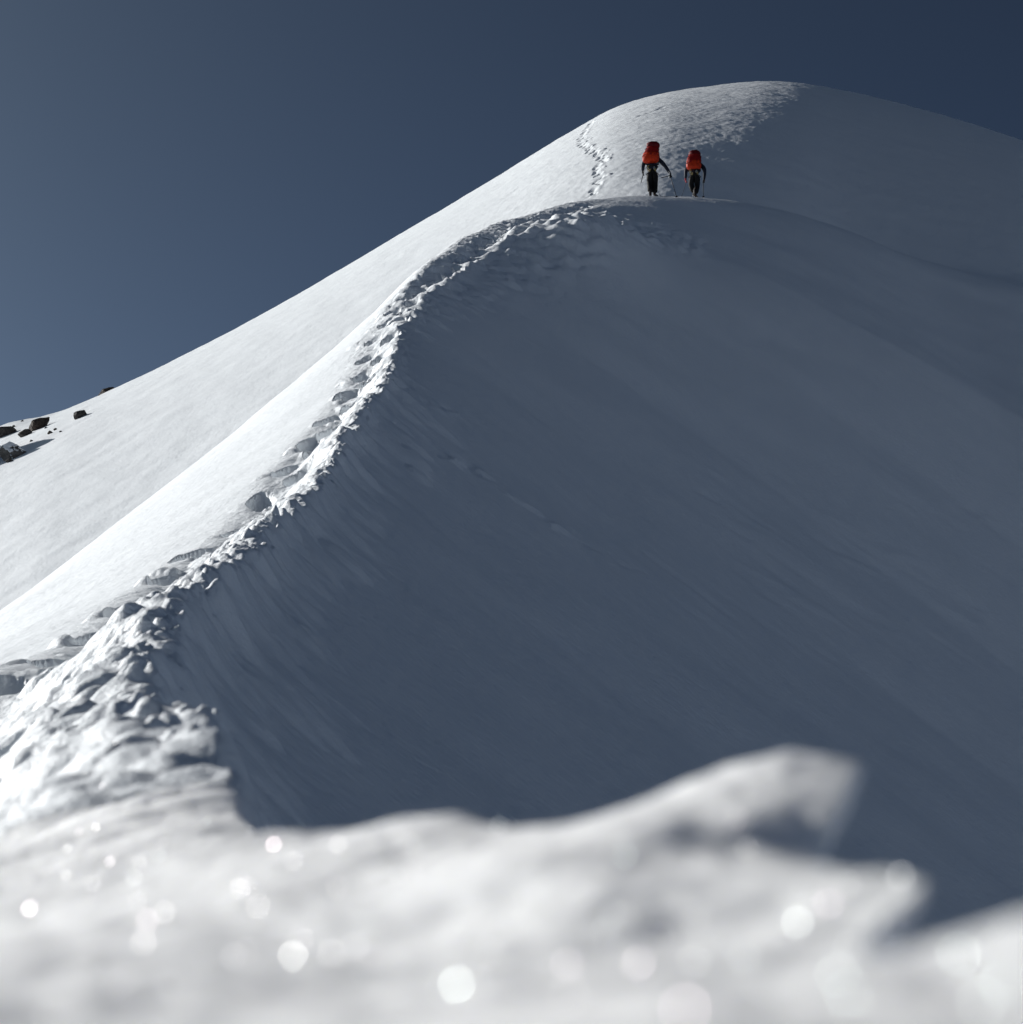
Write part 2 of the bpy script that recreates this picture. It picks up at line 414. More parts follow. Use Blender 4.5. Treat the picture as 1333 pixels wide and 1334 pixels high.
# vertex normals of the whole sheet, so that its pieces meet without a seam
dU = np.stack([np.gradient(VX, axis=1), np.gradient(VY, axis=1), np.gradient(VZ, axis=1)], -1)
dV = np.stack([np.gradient(VX, axis=0), np.gradient(VY, axis=0), np.gradient(VZ, axis=0)], -1)
NRM = np.cross(dU, dV).reshape(-1, 3); NRM /= np.linalg.norm(NRM, axis=1, keepdims=True)
idx = np.arange(NY*NU).reshape(NY, NU)
quads = np.stack([idx[:-1, :-1], idx[:-1, 1:], idx[1:, 1:], idx[1:, :-1]], -1)
for li, name, label in ((0, 'snow_ridge', 'smooth snow flanks of the near ridge, bright on the left and shaded on the right'),
                        (1, 'snow_trail', 'churned line of footprints along the crest of the snow ridge'),
                        (2, 'snow_peak', 'rounded snow summit rising behind the climbers'),
                        (3, 'snow_bank', 'out of focus snow crust right in front of the camera')):
    q = quads[lab == li]
    used, inv = np.unique(q.ravel(), return_inverse=True)
    me = bpy.data.meshes.new(name)
    me.vertices.add(len(used)); me.vertices.foreach_set('co', co[used].ravel().astype(np.float32))
    me.loops.add(len(inv)); me.loops.foreach_set('vertex_index', inv.astype(np.int32))
    me.polygons.add(len(q)); me.polygons.foreach_set('loop_start', np.arange(0, 4*len(q), 4, dtype=np.int32))
    me.polygons.foreach_set('use_smooth', np.ones(len(q), bool))
    me.update(calc_edges=True)
    me.normals_split_custom_set_from_vertices(NRM[used].astype(np.float32))
    me.materials.append(SNOW_BANK if li == 3 else SNOW_TRAIL if li == 1 else SNOW)
    o = bpy.data.objects.new(name, me); COL.objects.link(o)
    o['kind'] = 'structure'; o['label'] = label; o['category'] = 'snow'

# unseen snow basin and far slopes, added to bounce sunlight into the shaded flank
vx, vy = np.meshgrid(np.concatenate([np.arange(-700, 900, 14.0)]), np.arange(-700, 900, 14.0), indexing='xy')
vz = -62 + 5*fbm(vx*.006, vy*.006, 3, 101) + np.interp(vx - .15*np.minimum(vy, 0), [-700, 130, 260, 420, 560, 900], [-30, 0, VAL*.3, VAL, VAL*.8, VAL*.2]) * (1 + .3*noise(vx*.005, vy*.005, 103)) * (1 - sstep(300, 600, vy))
vi = np.arange(vx.size).reshape(vx.shape)
vf = np.stack([vi[:-1, :-1], vi[:-1, 1:], vi[1:, 1:], vi[1:, :-1]], -1).reshape(-1, 4)
me = bpy.data.meshes.new('bounce_snow_basin'); me.from_pydata(np.stack([vx, vy, vz], -1).reshape(-1, 3).tolist(), [], vf.tolist())
me.polygons.foreach_set('use_smooth', np.ones(len(me.polygons), bool)); me.materials.append(SNOW)
o = bpy.data.objects.new('bounce_snow_basin', me); COL.objects.link(o); o['kind'] = 'structure'; o['category'] = 'snow'; o['label'] = 'added unseen snow basin far below the ridge, bouncing light into the shade'

# ------------------------------------------------------------------ object helpers
def tag(o, label=None, cat=None, group=None, kind=None):
    if label: o['label'] = label
    if cat: o['category'] = cat
    if group: o['group'] = group
    if kind: o['kind'] = kind
    return o
def mesh_obj(name, bm_or_me, mat, parent=None, smooth=True):
    if isinstance(bm_or_me, bmesh.types.BMesh):
        me = bpy.data.meshes.new(name); bm_or_me.normal_update(); bm_or_me.to_mesh(me); bm_or_me.free()
    else:
        me = bm_or_me; me.name = name
    if smooth: me.polygons.foreach_set('use_smooth', np.ones(len(me.polygons), bool))
    if mat: me.materials.append(mat)
    o = bpy.data.objects.new(name, me); COL.objects.link(o)
    if parent: o.parent = parent
    return o
def skin_mesh(chains, root=0, levels=1):
    """chains: lists of (point, rx[, ry]); first point of a chain may be an index of an earlier point. Returns a mesh grown over the skeleton."""
    pts = []; rad = []; edges = []
    for ch in chains:
        prev = None
        for e in ch:
            if isinstance(e, int): prev = e; continue
            pts.append(e[0]); rad.append((e[1], e[2] if len(e) > 2 else e[1]))
            if prev is not None: edges.append((prev, len(pts)-1))
            prev = len(pts)-1
    me = bpy.data.meshes.new('skeleton'); me.from_pydata([Vector(p) for p in pts], edges, [])
    o = bpy.data.objects.new('skeleton', me); COL.objects.link(o)
    sm = o.modifiers.new('skin', 'SKIN'); sm.use_smooth_shade = True; sm.branch_smoothing = .6
    for i, r in enumerate(rad):
        v = me.skin_vertices[0].data[i]; v.radius = r; v.use_root = (i == root)
    ss = o.modifiers.new('sub', 'SUBSURF'); ss.levels = levels; ss.render_levels = levels
    dg = bpy.context.evaluated_depsgraph_get(); dg.update()
    out = bpy.data.meshes.new_from_object(o.evaluated_get(dg))
    bpy.data.objects.remove(o); bpy.data.meshes.remove(me)
    return out
def tube(bm, pts, r, seg=8, cap=True):
    pts = [Vector(p) for p in pts]; rings = []
    rr = r if isinstance(r, (list, tuple)) else [r]*len(pts)
    for i, p in enumerate(pts):
        d = (pts[min(i+1, len(pts)-1)] - pts[max(i-1, 0)]).normalized()
        a = d.orthogonal().normalized() if i == 0 else (a - d*a.dot(d)).normalized()
        b = d.cross(a)
        rings.append([bm.verts.new(p + rr[i]*(math.cos(t)*a + math.sin(t)*b)) for t in [2*math.pi*k/seg for k in range(seg)]])
    for q0, q1 in zip(rings, rings[1:]):
        for k in range(seg): bm.faces.new((q0[k], q0[(k+1) % seg], q1[(k+1) % seg], q1[k]))
    if cap:
        bm.faces.new(rings[0][::-1]); bm.faces.new(rings[-1])
def rings_mesh(bm, rings, n=28, p=3.2):
    """rings: (centre x, y, z, half width, half depth): a rounded-box loft with closed ends"""
    rs = []
    for cx, cy, cz, a, b in rings:
        rs.append([bm.verts.new((cx + a*math.copysign(abs(math.cos(t))**(2/p), math.cos(t)), cy + b*math.copysign(abs(math.sin(t))**(2/p), math.sin(t)), cz))
                   for t in [2*math.pi*k/n for k in range(n)]])
    for q0, q1 in zip(rs, rs[1:]):
        for k in range(n): bm.faces.new((q0[k], q0[(k+1) % n], q1[(k+1) % n], q1[k]))
    bm.faces.new(rs[0][::-1]); bm.faces.new(rs[-1])
from mathutils import noise as mnoise
def crumple(bm, amp, sc, seed=0.0):
    bm.normal_update()
    for v in bm.verts:
        v.co += v.normal * amp * (mnoise.noise(v.co*sc + Vector((seed, 3, 1))) + .5*mnoise.noise(v.co*sc*2.3 + Vector((1, seed, 5))))

def cloth(name, col, rough=.8, var=.25, sc=14.0, bump=.3):
    m, nt, b = new_mat(name); n = nt.nodes; l = nt.links
    tc = n.new('ShaderNodeTexCoord'); t = n.new('ShaderNodeTexNoise'); t.inputs['Scale'].default_value = sc; t.inputs['Detail'].default_value = 5
    l.new(tc.outputs['Object'], t.inputs['Vector'])
    rp = n.new('ShaderNodeValToRGB')
    rp.color_ramp.elements[0].color = tuple(c*(1-var) for c in col) + (1,); rp.color_ramp.elements[1].color = tuple(min(1, c*(1+var)) for c in col) + (1,)
    rp.color_ramp.elements[0].position = .3; rp.color_ramp.elements[1].position = .7
    l.new(t.outputs['Fac'], rp.inputs['Fac']); l.new(rp.outputs['Color'], b.inputs['Base Color'])
    b.inputs['Roughness'].default_value = rough; b.inputs['Specular IOR Level'].default_value = .15
    bp = n.new('ShaderNodeBump'); bp.inputs['Strength'].default_value = bump; bp.inputs['Distance'].default_value = .01
    l.new(t.outputs['Fac'], bp.inputs['Height']); l.new(bp.outputs['Normal'], b.inputs['Normal'])
    return m
M_SKIN = cloth('skin', (.55, .33, .24), .55, .1)
M_JACKET = cloth('navy_shell_fabric', (.012, .016, .030), .6, .3)
M_TROUSER = cloth('black_trouser_fabric', (.005, .005, .006), .7, .3)
M_GLOVE = cloth('black_glove', (.012, .012, .014), .8, .3)
M_REDGLOVE = cloth('red_glove', (.30, .035, .045), .8, .3)
M_BOOT = cloth('boot_leather', (.014, .010, .011), .6, .3)
M_HAT = cloth('dark_knit', (.03, .012, .012), .9, .3, 60)
M_PACK = cloth('red_pack_fabric', (.22, .007, .007), .6, .25, 9)
M_PACKLIT = cloth('sun_tinted_pack_fabric', (.42, .028, .006), .6, .25, 9)  # orange is sunlight painted into the lower pack fabric
M_LID = cloth('shade_darkened_lid_fabric', (.10, .004, .007), .6, .25, 9)  # darker red is shade painted onto the top of the pack
M_STRAP = cloth('black_webbing', (.01, .01, .012), .8, .2)
M_YELLOW = cloth('yellow_webbing', (.30, .24, .06), .7, .2)
M_ROPE = cloth('rope_sheath', (.10, .09, .09), .9, .4, 200)
def metal(name, col, rough):
    m, nt, b = new_mat(name); n = nt.nodes
    t = n.new('ShaderNodeTexNoise'); t.inputs['Scale'].default_value = 40
    mr = n.new('ShaderNodeMapRange'); mr.inputs['To Min'].default_value = rough*.8; mr.inputs['To Max'].default_value = rough*1.3
    nt.links.new(t.outputs['Fac'], mr.inputs['Value']); nt.links.new(mr.outputs['Result'], b.inputs['Roughness'])
    b.inputs['Base Color'].default_value = (*col, 1); b.inputs['Metallic'].default_value = 1
    return m
M_STEEL = metal('worn_steel', (.34, .35, .36), .5)
M_DARKALU = metal('dark_anodised_shaft', (.02, .022, .025), .5)

# ------------------------------------------------------------------ climbers (seen from behind, facing up the slope, +Y)
def V(*a): return Vector(a)
def hand_chains(base_i, wrist, d, palm_side, r=1.0):
    """five bent fingers and a thumb base from the wrist; d = direction of the hand, palm_side = where the palm faces"""
    d = d.normalized(); p = (palm_side - d*palm_side.dot(d)).normalized(); s = d.cross(p)
    palm = wrist + d*.075
    ch = [[base_i, (wrist + d*.035, .030*r, .020*r), (palm, .036*r, .018*r)]]
    fing = []
    for k, (off, ln) in enumerate(((-.030, .070), (-.010, .080), (.010, .075), (.030, .060))):
        b0 = palm + s*off + d*.012
        k1 = b0 + d*ln*.45 + p*.006; k2 = k1 + d*ln*.15 + p*ln*.42; k3 = k2 - d*ln*.22 + p*ln*.20
        fing.append([(palm + s*off*.8 - d*.01, .011*r), (b0, .0105*r), (k1, .010*r), (k2, .0095*r), (k3, .0085*r)])
    t0 = wrist + d*.03 - s*.026; t1 = t0 + d*.03 - s*.022 + p*.014; t2 = t1 + d*.026 + p*.022 + s*.006
    fing.append([(t0, .013*r), (t1, .0115*r), (t2, .0095*r)])
    return ch, fing
def merge_meshes(mes):
    bm = bmesh.new()
    for me in mes: bm.from_mesh(me); bpy.data.meshes.remove(me)
    return bm

def climber(loc, rz, J, label, red_left):
    """J: joints. Body one continuous figure; clothing, boots, gloves and hat as its children."""
    root = bpy.data.objects.new('person', None)
    def arms(k, sx): return J['sh'+k], J['el'+k], J['wr'+k]
    pel, wai, che, nk, hd = J['pelvis'], J['waist'], J['chest'], J['neck'], J['head']
    def torso(g):   # indices 0..5
        return [(pel - V(0, 0, .06*(g > 1)), (.150 + .085*(g > 1))*g, (.110 + .06*(g > 1))*g), (wai, (.155 + .045*(g > 1))*g, (.110 + .03*(g > 1))*g), (che, .175*g, .125*g), (nk - (nk-che)*.15, .075*g, .065*g)]
    def arm(k, g):
        a, e, w_ = J['sh'+k], J['el'+k], J['wr'+k]
        return [2, (a, .070*g), (a.lerp(e, .5), .058*g), (e, .050*g), (e.lerp(w_, .4), .046*g), (w_, .034*g)]
    def leg(k, g):
        h, n_, a = J['hip'+k], J['kn'+k], J['an'+k]
        return [0, (h, .095*g), (h.lerp(n_, .45), .086*g), (n_, .064*g), (n_.lerp(a, .35), .066*g), (a, (.042 + .02*(g > 1))*g)]
    # --- body: torso, neck, head, arms with hands, legs with feet
    up = (hd - nk).normalized()
    chains = [torso(.86) + [(nk, .052), (nk.lerp(hd, .45), .056), (hd, .082, .095), (hd + up*.075, .070, .082)]]
    hands = []
    for k in 'LR':
        i0 = sum(len([e for e in c if not isinstance(e, int)]) for c in chains)
        chains.append(arm(k, .80)); wi = i0 + 4
        d = J['hd'+k]; ch, fg_ = hand_chains(wi, J['wr'+k], d, J['pm'+k], .85)
        chains += ch; hands.append((d, k))
    for k in 'LR':
        i0 = sum(len([e for e in c if not isinstance(e, int)]) for c in chains)
        chains.append(leg(k, .80)); ft = J['ft'+k]
        chains.append([i0+4, (J['an'+k] + V(0, 0, -.05) , .036, .04), (J['an'+k] + ft*.5 + V(0, 0, -.06), .04, .03), (J['an'+k] + ft + V(0, 0, -.065), .03, .02)])
    bm = merge_meshes([skin_mesh(chains, 0, 1)])
    f = (J['look'] - up*J['look'].dot(up)).normalized(); sd_ = f.cross(up)
    # face: nose, ears, brow, eyes and mouth shaped as small lofted forms sunk into the head
    def blob(c, rx, ry, rz_):
        ret = bmesh.ops.create_icosphere(bm, subdivisions=2, radius=1)
        for v in ret['verts']: v.co = c + sd_*v.co.x*rx + f*v.co.y*ry + up*v.co.z*rz_
    blob(hd + f*.092 - up*.012, .014, .022, .026)
    for s_ in (-1, 1):
        blob(hd + sd_*s_*.082, .014, .022, .032); blob(hd + f*.080 + sd_*s_*.032 + up*.012, .014, .010, .009)
    blob(hd + f*.082 - up*.052, .024, .010, .007)
    bpy.data.objects.remove(root)
    root = mesh_obj('person', bm, M_SKIN); root.location = loc; root.rotation_euler = (0, 0, rz)
    tag(root, label, 'person')
    # --- clothing
    jb = bmesh.new(); jb.free()
    jk = skin_mesh([torso(1.12), arm('L', 1.5), arm('R', 1.5)], 0, 1)
    bmj = merge_meshes([jk]); crumple(bmj, .012, 9, 1.0); mesh_obj('jacket', bmj, M_JACKET, root)
    tr = skin_mesh([[(pel + V(0, 0, .06), .150, .115), (pel - V(0, 0, .03), .160, .125)], [1] + leg('L', 1.62)[1:], [1] + leg('R', 1.62)[1:]], 0, 1)
    bmt = merge_meshes([tr]); crumple(bmt, .013, 10, 4.0); mesh_obj('trousers', bmt, M_TROUSER, root)
    for k in 'LR':
        an, ft = J['an'+k], J['ft'+k]
        b_ = skin_mesh([[(an + V(0, -.005, .14), .062), (an + V(0, 0, .02), .060), (an + V(0, .01, -.055), .055, .05), (an + ft*.55 + V(0, 0, -.055), .052, .045), (an + ft*1.05 + V(0, 0, -.06), .045, .035)]], 0, 1)
        bo = mesh_obj('boot', b_, M_BOOT, root)
        sb = bmesh.new()
        for q in range(5):
            c = an + ft*(.05 + .24*q) + V(0, 0, -.085)
            for s_ in (-1, 1): tube(sb, [c + V(s_*.035, 0, .01), c + V(s_*.038, 0, -.035)], [.007, .002], 5)
        tube(sb, [an + V(-.04, -.04, -.08), an + V(-.04, 0, -.08) + ft*.9, an + V(.04, 0, -.08) + ft*.9, an + V(.04, -.04, -.08)], .008, 5)
        mesh_obj('crampon', sb, M_STEEL, bo)
        mes = []
        wr = J['wr'+k]; ch, fg_ = hand_chains(0, wr, J['hd'+k], J['pm'+k], 1.25)
        mes.append(skin_mesh([[(wr - J['hd'+k].normalized()*.06, .046), (wr, .040)], [1] + ch[0][1:]], 0, 1))
        for c in fg_: mes.append(skin_mesh([c], 0, 1))
        mesh_obj('glove', merge_meshes(mes), M_REDGLOVE if (k == 'L' and red_left) else M_GLOVE, root)
    hb = bmesh.new(); bmesh.ops.create_icosphere(hb, subdivisions=3, radius=1)
    for v in list(hb.verts):
        c = v.co.copy(); z_ = max(c.z, -.25)
        v.co = hd + up*(.035 + z_*.095) + f*c.y*.108 + sd_*c.x*.096
    mesh_obj('knit_hat', hb, M_HAT, root)
    # climbing harness: waist belt, leg loops, gear
    gb = bmesh.new()
    def loop(c, a, b, zt, r):
        tube(gb, [c + V(a*math.cos(t), b*math.sin(t), zt*math.cos(t)) for t in [2*math.pi*q/20 for q in range(21)]], r, 6, False)
    loop(pel + V(0, 0, .09), .185, .145, 0, .022)
    for k, s_ in (('L', -1), ('R', 1)):
        c = J['hip'+k].lerp(J['kn'+k], .22); loop(c, .118, .122, -.03*s_, .014)
    hn = mesh_obj('harness', gb, M_STRAP, root)
    for i, (dx, dz) in enumerate(((-.09, -.10), (.07, -.02), (.10, -.08), (-.16, -.04))):
        cb = bmesh.new(); c = pel + V(dx, -.165, dz)
        tube(cb, [c + V(.020*math.cos(t), -.01*math.sin(t), .045*math.sin(t)) for t in [2*math.pi*q/14 for q in range(15)]], .006, 6, False)
        mesh_obj('carabiner', cb, M_STEEL if i % 2 else M_YELLOW, hn)
    sl_ = bmesh.new(); c = pel + V(-.14, -.16, .08)
    tube(sl_, [c, c + V(-.04, -.01, -.12), c + V(-.02, -.015, -.24), c + V(.01, -.01, -.12), c + V(.02, 0, 0)], .010, 6)
    mesh_obj('sling', sl_, M_YELLOW, hn)
    return root

def backpack(loc, rz, rings, lid, label, seed):
    bm = bmesh.new(); rings_mesh(bm, rings[3:], 32, 2.2)
    bmesh.ops.subdivide_edges(bm, edges=bm.edges[:], cuts=1, use_grid_fill=True); crumple(bm, .020, 7, seed)
    root = mesh_obj('backpack', bm, M_PACK); root.location = loc; root.rotation_euler = (0, 0, rz)
    tag(root, label, 'backpack', 'red rucksacks of the climbers')
    bm = bmesh.new(); rings_mesh(bm, [(a, b, c, d*1.015, e*1.015) for a, b, c, d, e in rings[:5]], 32, 2.2)
    bmesh.ops.subdivide_edges(bm, edges=bm.edges[:], cuts=1, use_grid_fill=True); crumple(bm, .018, 8, seed+3)
    mesh_obj('sun_tinted_lower_part', bm, M_PACKLIT, root)  # lower body of the pack, carrying the painted sun colour
    bm = bmesh.new(); rings_mesh(bm, lid, 32, 2.2)
    bmesh.ops.subdivide_edges(bm, edges=bm.edges[:], cuts=1, use_grid_fill=True); crumple(bm, .015, 9, seed+6)
    mesh_obj('lid', bm, M_LID, root)
    m = rings[len(rings)//2]
    for s_ in (-1, 1):
        bm = bmesh.new()        # shoulder strap curving over the shoulder to the front
        x_ = .13*s_; zt = m[2] + .16; y0 = m[1] + m[4]
        tube(bm, [(x_, y0-.01, zt), (x_*1.02, y0+.10, zt+.09), (x_*1.03, y0+.24, zt+.03), (x_*1.1, y0+.285, zt-.12), (x_*1.3, y0+.22, zt-.30), (x_*1.6, y0+.02, zt-.38)], .022, 6)
        mesh_obj('shoulder_strap', bm, M_STRAP, root)
        for q in (3, 6):        # compression straps along the sides
            r_ = rings[q]; bm = bmesh.new()
            tube(bm, [(r_[0]+s_*r_[3]*1.03, r_[1]+r_[4]*.8, r_[2]), (r_[0]+s_*r_[3]*1.04, r_[1]-r_[4]*.3, r_[2]-.01), (r_[0]+s_*r_[3]*.82, r_[1]-r_[4]*.97, r_[2]-.02)], .009, 5)
            mesh_obj('compression_strap', bm, M_STRAP, root)
    bm = bmesh.new(); r_ = rings[1]
    tube(bm, [(r_[0]-r_[3]*.9, r_[1]+r_[4]*.7, r_[2]+.02), (-.20, r_[1]+r_[4]+.12, r_[2]), (0, r_[1]+r_[4]+.27, r_[2]-.02), (.20, r_[1]+r_[4]+.12, r_[2]), (r_[0]+r_[3]*.9, r_[1]+r_[4]*.7, r_[2]+.02)], .03, 8)
    mesh_obj('hip_belt', bm, M_STRAP, root)
    bm = bmesh.new(); l0 = lid[-2]
    tube(bm, [(l0[0]-.02, l0[1]-l0[4]*.5, l0[2]+.005), (l0[0], l0[1]-l0[4]*.55, l0[2]+.05), (l0[0]+.03, l0[1]-l0[4]*.5, l0[2]+.005)], .008, 6)
    mesh_obj('grab_loop', bm, M_STRAP, root)
    return root

def trek_pole(a, b, label, loc, rz):
    """pole from grip a to tip b, in the climber's frame"""
    a, b = Vector(a), Vector(b); d = (b-a).normalized()
    bm = bmesh.new(); tube(bm, [a + d*.10, a.lerp(b, .5), b - d*.05], [.014, .012, .009], 8)
    o = mesh_obj('trekking_pole', bm, M_DARKALU); o.location = loc; o.rotation_euler = (0, 0, rz); tag(o, label, 'trekking pole')
    bm = bmesh.new(); tube(bm, [a - d*.03, a, a + d*.05, a + d*.12], [.020, .018, .021, .013], 10); mesh_obj('grip', bm, M_STRAP, o)
    bm = bmesh.new(); c = b - d*.08
    tube(bm, [c, c + d*.006, c + d*.016], [.045, .048, .012], 14); mesh_obj('basket', bm, M_STRAP, o)
    bm = bmesh.new(); tube(bm, [b - d*.06, b], [.007, .002], 6); mesh_obj('tip', bm, M_STEEL, o)
    return o
def ice_axe(a, b, hdir, label, loc, rz):
    """axe with head at a and spike at b"""
    a, b = Vector(a), Vector(b); d = (b-a).normalized(); h = Vector(hdir); h = (h - d*h.dot(d)).normalized(); s = d.cross(h)
    bm = bmesh.new(); tube(bm, [a, a.lerp(b, .5), b - d*.06], [.015, .015, .014], 8)
    o = mesh_obj('ice_axe', bm, M_DARKALU); o.location = loc; o.rotation_euler = (0, 0, rz); tag(o, label, 'ice axe')
    bm = bmesh.new(); tube(bm, [b - d*.07, b - d*.04, b], [.014, .010, .002], 6); mesh_obj('spike', bm, M_STEEL, o)
    bm = bmesh.new()
    tube(bm, [a - h*.005, a + h*.06 - d*.002, a + h*.12 + d*.012, a + h*.165 + d*.04], [.014, .012, .009, .002], 6)
    mesh_obj('pick', bm, M_STEEL, o)
    bm = bmesh.new(); tube(bm, [a, a - h*.05, a - h*.09 + d*.008], [.012, .014, .024], 6); mesh_obj('adze', bm, M_STEEL, o)
    return o

def stand(px, py, y):
    X, _ = ray(px, py); x = float(X)*y
    return Vector((x*WS, y*WS, ground_z(x, y)*WS))
P1 = stand(851, 257, 77.0); P2 = stand(906, 262, 80.2)
rz1 = -math.atan2(P1.x, P1.y); rz2 = -math.atan2(P2.x, P2.y)

J1 = dict(pelvis=V(-.01, -.02, .97), waist=V(-.02, .05, 1.14), chest=V(-.03, .12, 1.36), neck=V(-.03, .19, 1.55), head=V(-.03, .25, 1.68), look=V(.1, 1, -.1),
          shL=V(-.21, .13, 1.45), elL=V(-.33, .07, 1.17), wrL=V(-.335, .12, .96), hdL=V(-.05, .1, -1), pmL=V(1, .2, 0),
          shR=V(.17, .13, 1.46), elR=V(.40, .10, 1.18), wrR=V(.60, .14, .86), hdR=V(.35, .15, -.9), pmR=V(-.8, .5, 0),
          hipL=V(-.10, -.02, .92), knL=V(-.105, .07, .50), anL=V(-.09, -.10, .11), ftL=V(-.01, .17, 0),
          hipR=V(.08, -.02, .92), knR=V(.075, .10, .50), anR=V(.05, -.02, .10), ftR=V(.10, .16, 0))
J2 = dict(pelvis=V(.0, -.04, .93), waist=V(.0, .08, 1.08), chest=V(.0, .20, 1.28), neck=V(.0, .30, 1.44), head=V(.0, .38, 1.55), look=V(0, 1, -.3),
          shL=V(-.20, .20, 1.34), elL=V(-.31, .08, 1.07), wrL=V(-.33, .16, .80), hdL=V(.05, .15, -1), pmL=V(1, .2, 0),
          shR=V(.23, .20, 1.36), elR=V(.37, .12, 1.08), wrR=V(.335, .22, .78), hdR=V(-.05, .2, -.9), pmR=V(-.9, .4, 0),
          hipL=V(-.09, -.04, .89), knL=V(-.14, .13, .50), anL=V(-.04, .10, .22), ftL=V(-.02, .17, .03),
          hipR=V(.09, -.04, .89), knR=V(.085, .08, .50), anR=V(.0, -.10, .10), ftR=V(.06, .17, 0))
climber(P1, rz1, J1, 'dark clad person with right arm stretched out to a pole, left of the two climbers', False)
climber(P2, rz2, J2, 'person in dark clothes and red left glove climbing behind, right of the two climbers', True)
backpack(P1, rz1, [(-.055, -.13, 1.18, .20, .10), (-.06, -.15, 1.22, .27, .14), (-.06, -.16, 1.30, .285, .155), (-.05, -.155, 1.40, .285, .16), (-.035, -.14, 1.50, .27, .16),
                   (-.02, -.11, 1.60, .25, .155), (0, -.08, 1.69, .23, .15), (.01, -.06, 1.76, .21, .14), (.015, -.05, 1.80, .17, .11)],
         [(.03, -.05, 1.74, .19, .13), (.03, -.055, 1.77, .225, .165), (.03, -.05, 1.85, .23, .17), (.03, -.04, 1.92, .215, .155), (.03, -.03, 1.965, .16, .11)],
         'tall red rucksack with shade-darkened lid leaning left on the left climber', 1.7)
backpack(P2, rz2, [(-.03, -.14, 1.02, .18, .10), (-.03, -.16, 1.06, .245, .14), (-.03, -.16, 1.14, .26, .155), (-.025, -.14, 1.24, .265, .16), (-.02, -.11, 1.34, .26, .16),
                   (-.01, -.06, 1.45, .25, .155), (0, -.02, 1.55, .235, .15), (.005, .01, 1.63, .215, .14), (.01, .03, 1.67, .17, .11)],
         [(.01, .03, 1.61, .19, .13), (.01, .03, 1.64, .215, .16), (.01, .05, 1.71, .215, .165), (.01, .07, 1.78, .19, .145), (.01, .08, 1.82, .13, .10)],
         'shorter red rucksack, painted sunlit orange below, on the right climber', 5.2)
g1 = lambda x, y: (ground_z(*(lambda p: (p.x/WS, p.y/WS))(Matrix.Rotation(rz1, 3, 'Z') @ Vector((x, y, 0)) + P1))*WS - P1.z)
g2 = lambda x, y: (ground_z(*(lambda p: (p.x/WS, p.y/WS))(Matrix.Rotation(rz2, 3, 'Z') @ Vector((x, y, 0)) + P2))*WS - P2.z)
hR = J1['wrR'] + J1['hdR'].normalized()*.085 + V(-.03, .03, 0)
trek_pole(hR + V(-.01, 0, .05), (.82, .10, g1(.82, .10)-.03), 'dark trekking pole planted in the snow by the left climber right hand', P1, rz1)
ice_axe(hR + V(-.03, -.06, .0), (.26, -.22, .56), (.3, -.2, .9), 'ice axe pointing back from the left climber outstretched hand', P1, rz1)
hL = J1['wrL'] + J1['hdL'].normalized()*.085 + V(.03, .01, 0)
ice_axe(hL + V(.0, 0, .06), (-.42, .02, .46), (0, 1, .1), 'ice axe hanging down from the left climber left hand', P1, rz1)
h2 = J2['wrR'] + J2['hdR'].normalized()*.085 + V(-.03, .02, 0)
trek_pole(h2 + V(0, 0, .05), (.29, .12, g2(.29, .12)-.03), 'dark trekking pole held upright by the right climber', P2, rz2)
# rope between the two climbers
rb = bmesh.new()
a_ = Matrix.Rotation(rz2, 3, 'Z') @ (J2['wrL'] + V(.02, .02, -.10)) + P2
e_ = Matrix.Rotation(rz1, 3, 'Z') @ V(.20, -.25, .02) + P1
pts = []
for i in range(41):
    t = i/40; p = a_.lerp(e_, t); p.z -= 3.4*t*(1-t)
    p.y -= .15*math.sin(math.pi*t)
    p.z = max(p.z, ground_z(p.x/WS, p.y/WS)*WS + .004); pts.append(p)
tube(rb, pts, .0065, 6); rp_ = mesh_obj('climbing_rope', rb, M_ROPE); tag(rp_, 'thin slack rope running over the snow between the two climbers', 'rope')

# ------------------------------------------------------------------ rocks on the left skyline
def rock_mat(name, c0, c1):
    m, nt, b = new_mat(name); n = nt.nodes; l = nt.links
    tc = n.new('ShaderNodeTexCoord'); t = n.new('ShaderNodeTexNoise'); t.inputs['Scale'].default_value = 3; t.inputs['Detail'].default_value = 9; t.inputs['Roughness'].default_value = .7
    vo = n.new('ShaderNodeTexVoronoi'); vo.inputs['Scale'].default_value = 5; vo.feature = 'DISTANCE_TO_EDGE'
    l.new(tc.outputs['Object'], t.inputs['Vector']); l.new(tc.outputs['Object'], vo.inputs['Vector'])
    rp = n.new('ShaderNodeValToRGB'); rp.color_ramp.elements[0].position = .35; rp.color_ramp.elements[1].position = .7
    rp.color_ramp.elements[0].color = (*c0, 1); rp.color_ramp.elements[1].color = (*c1, 1)
    l.new(t.outputs['Fac'], rp.inputs['Fac']); l.new(rp.outputs['Color'], b.inputs['Base Color']); b.inputs['Roughness'].default_value = .9
    mx = n.new('ShaderNodeMath'); mx.operation = 'ADD'; l.new(t.outputs['Fac'], mx.inputs[0]); l.new(vo.outputs['Distance'], mx.inputs[1])
    bp = n.new('ShaderNodeBump'); bp.inputs['Strength'].default_value = .8; bp.inputs['Distance'].default_value = .15
    l.new(mx.outputs[0], bp.inputs['Height']); l.new(bp.outputs['Normal'], b.inputs['Normal'])
    return m
M_BROWN = rock_mat('brown_rock', (.022, .016, .013), (.075, .052, .038))
M_GREY = rock_mat('grey_rock', (.05, .047, .044), (.20, .19, .18))
M_BLACK = rock_mat('dark_rock', (.018, .017, .017), (.08, .07, .065))
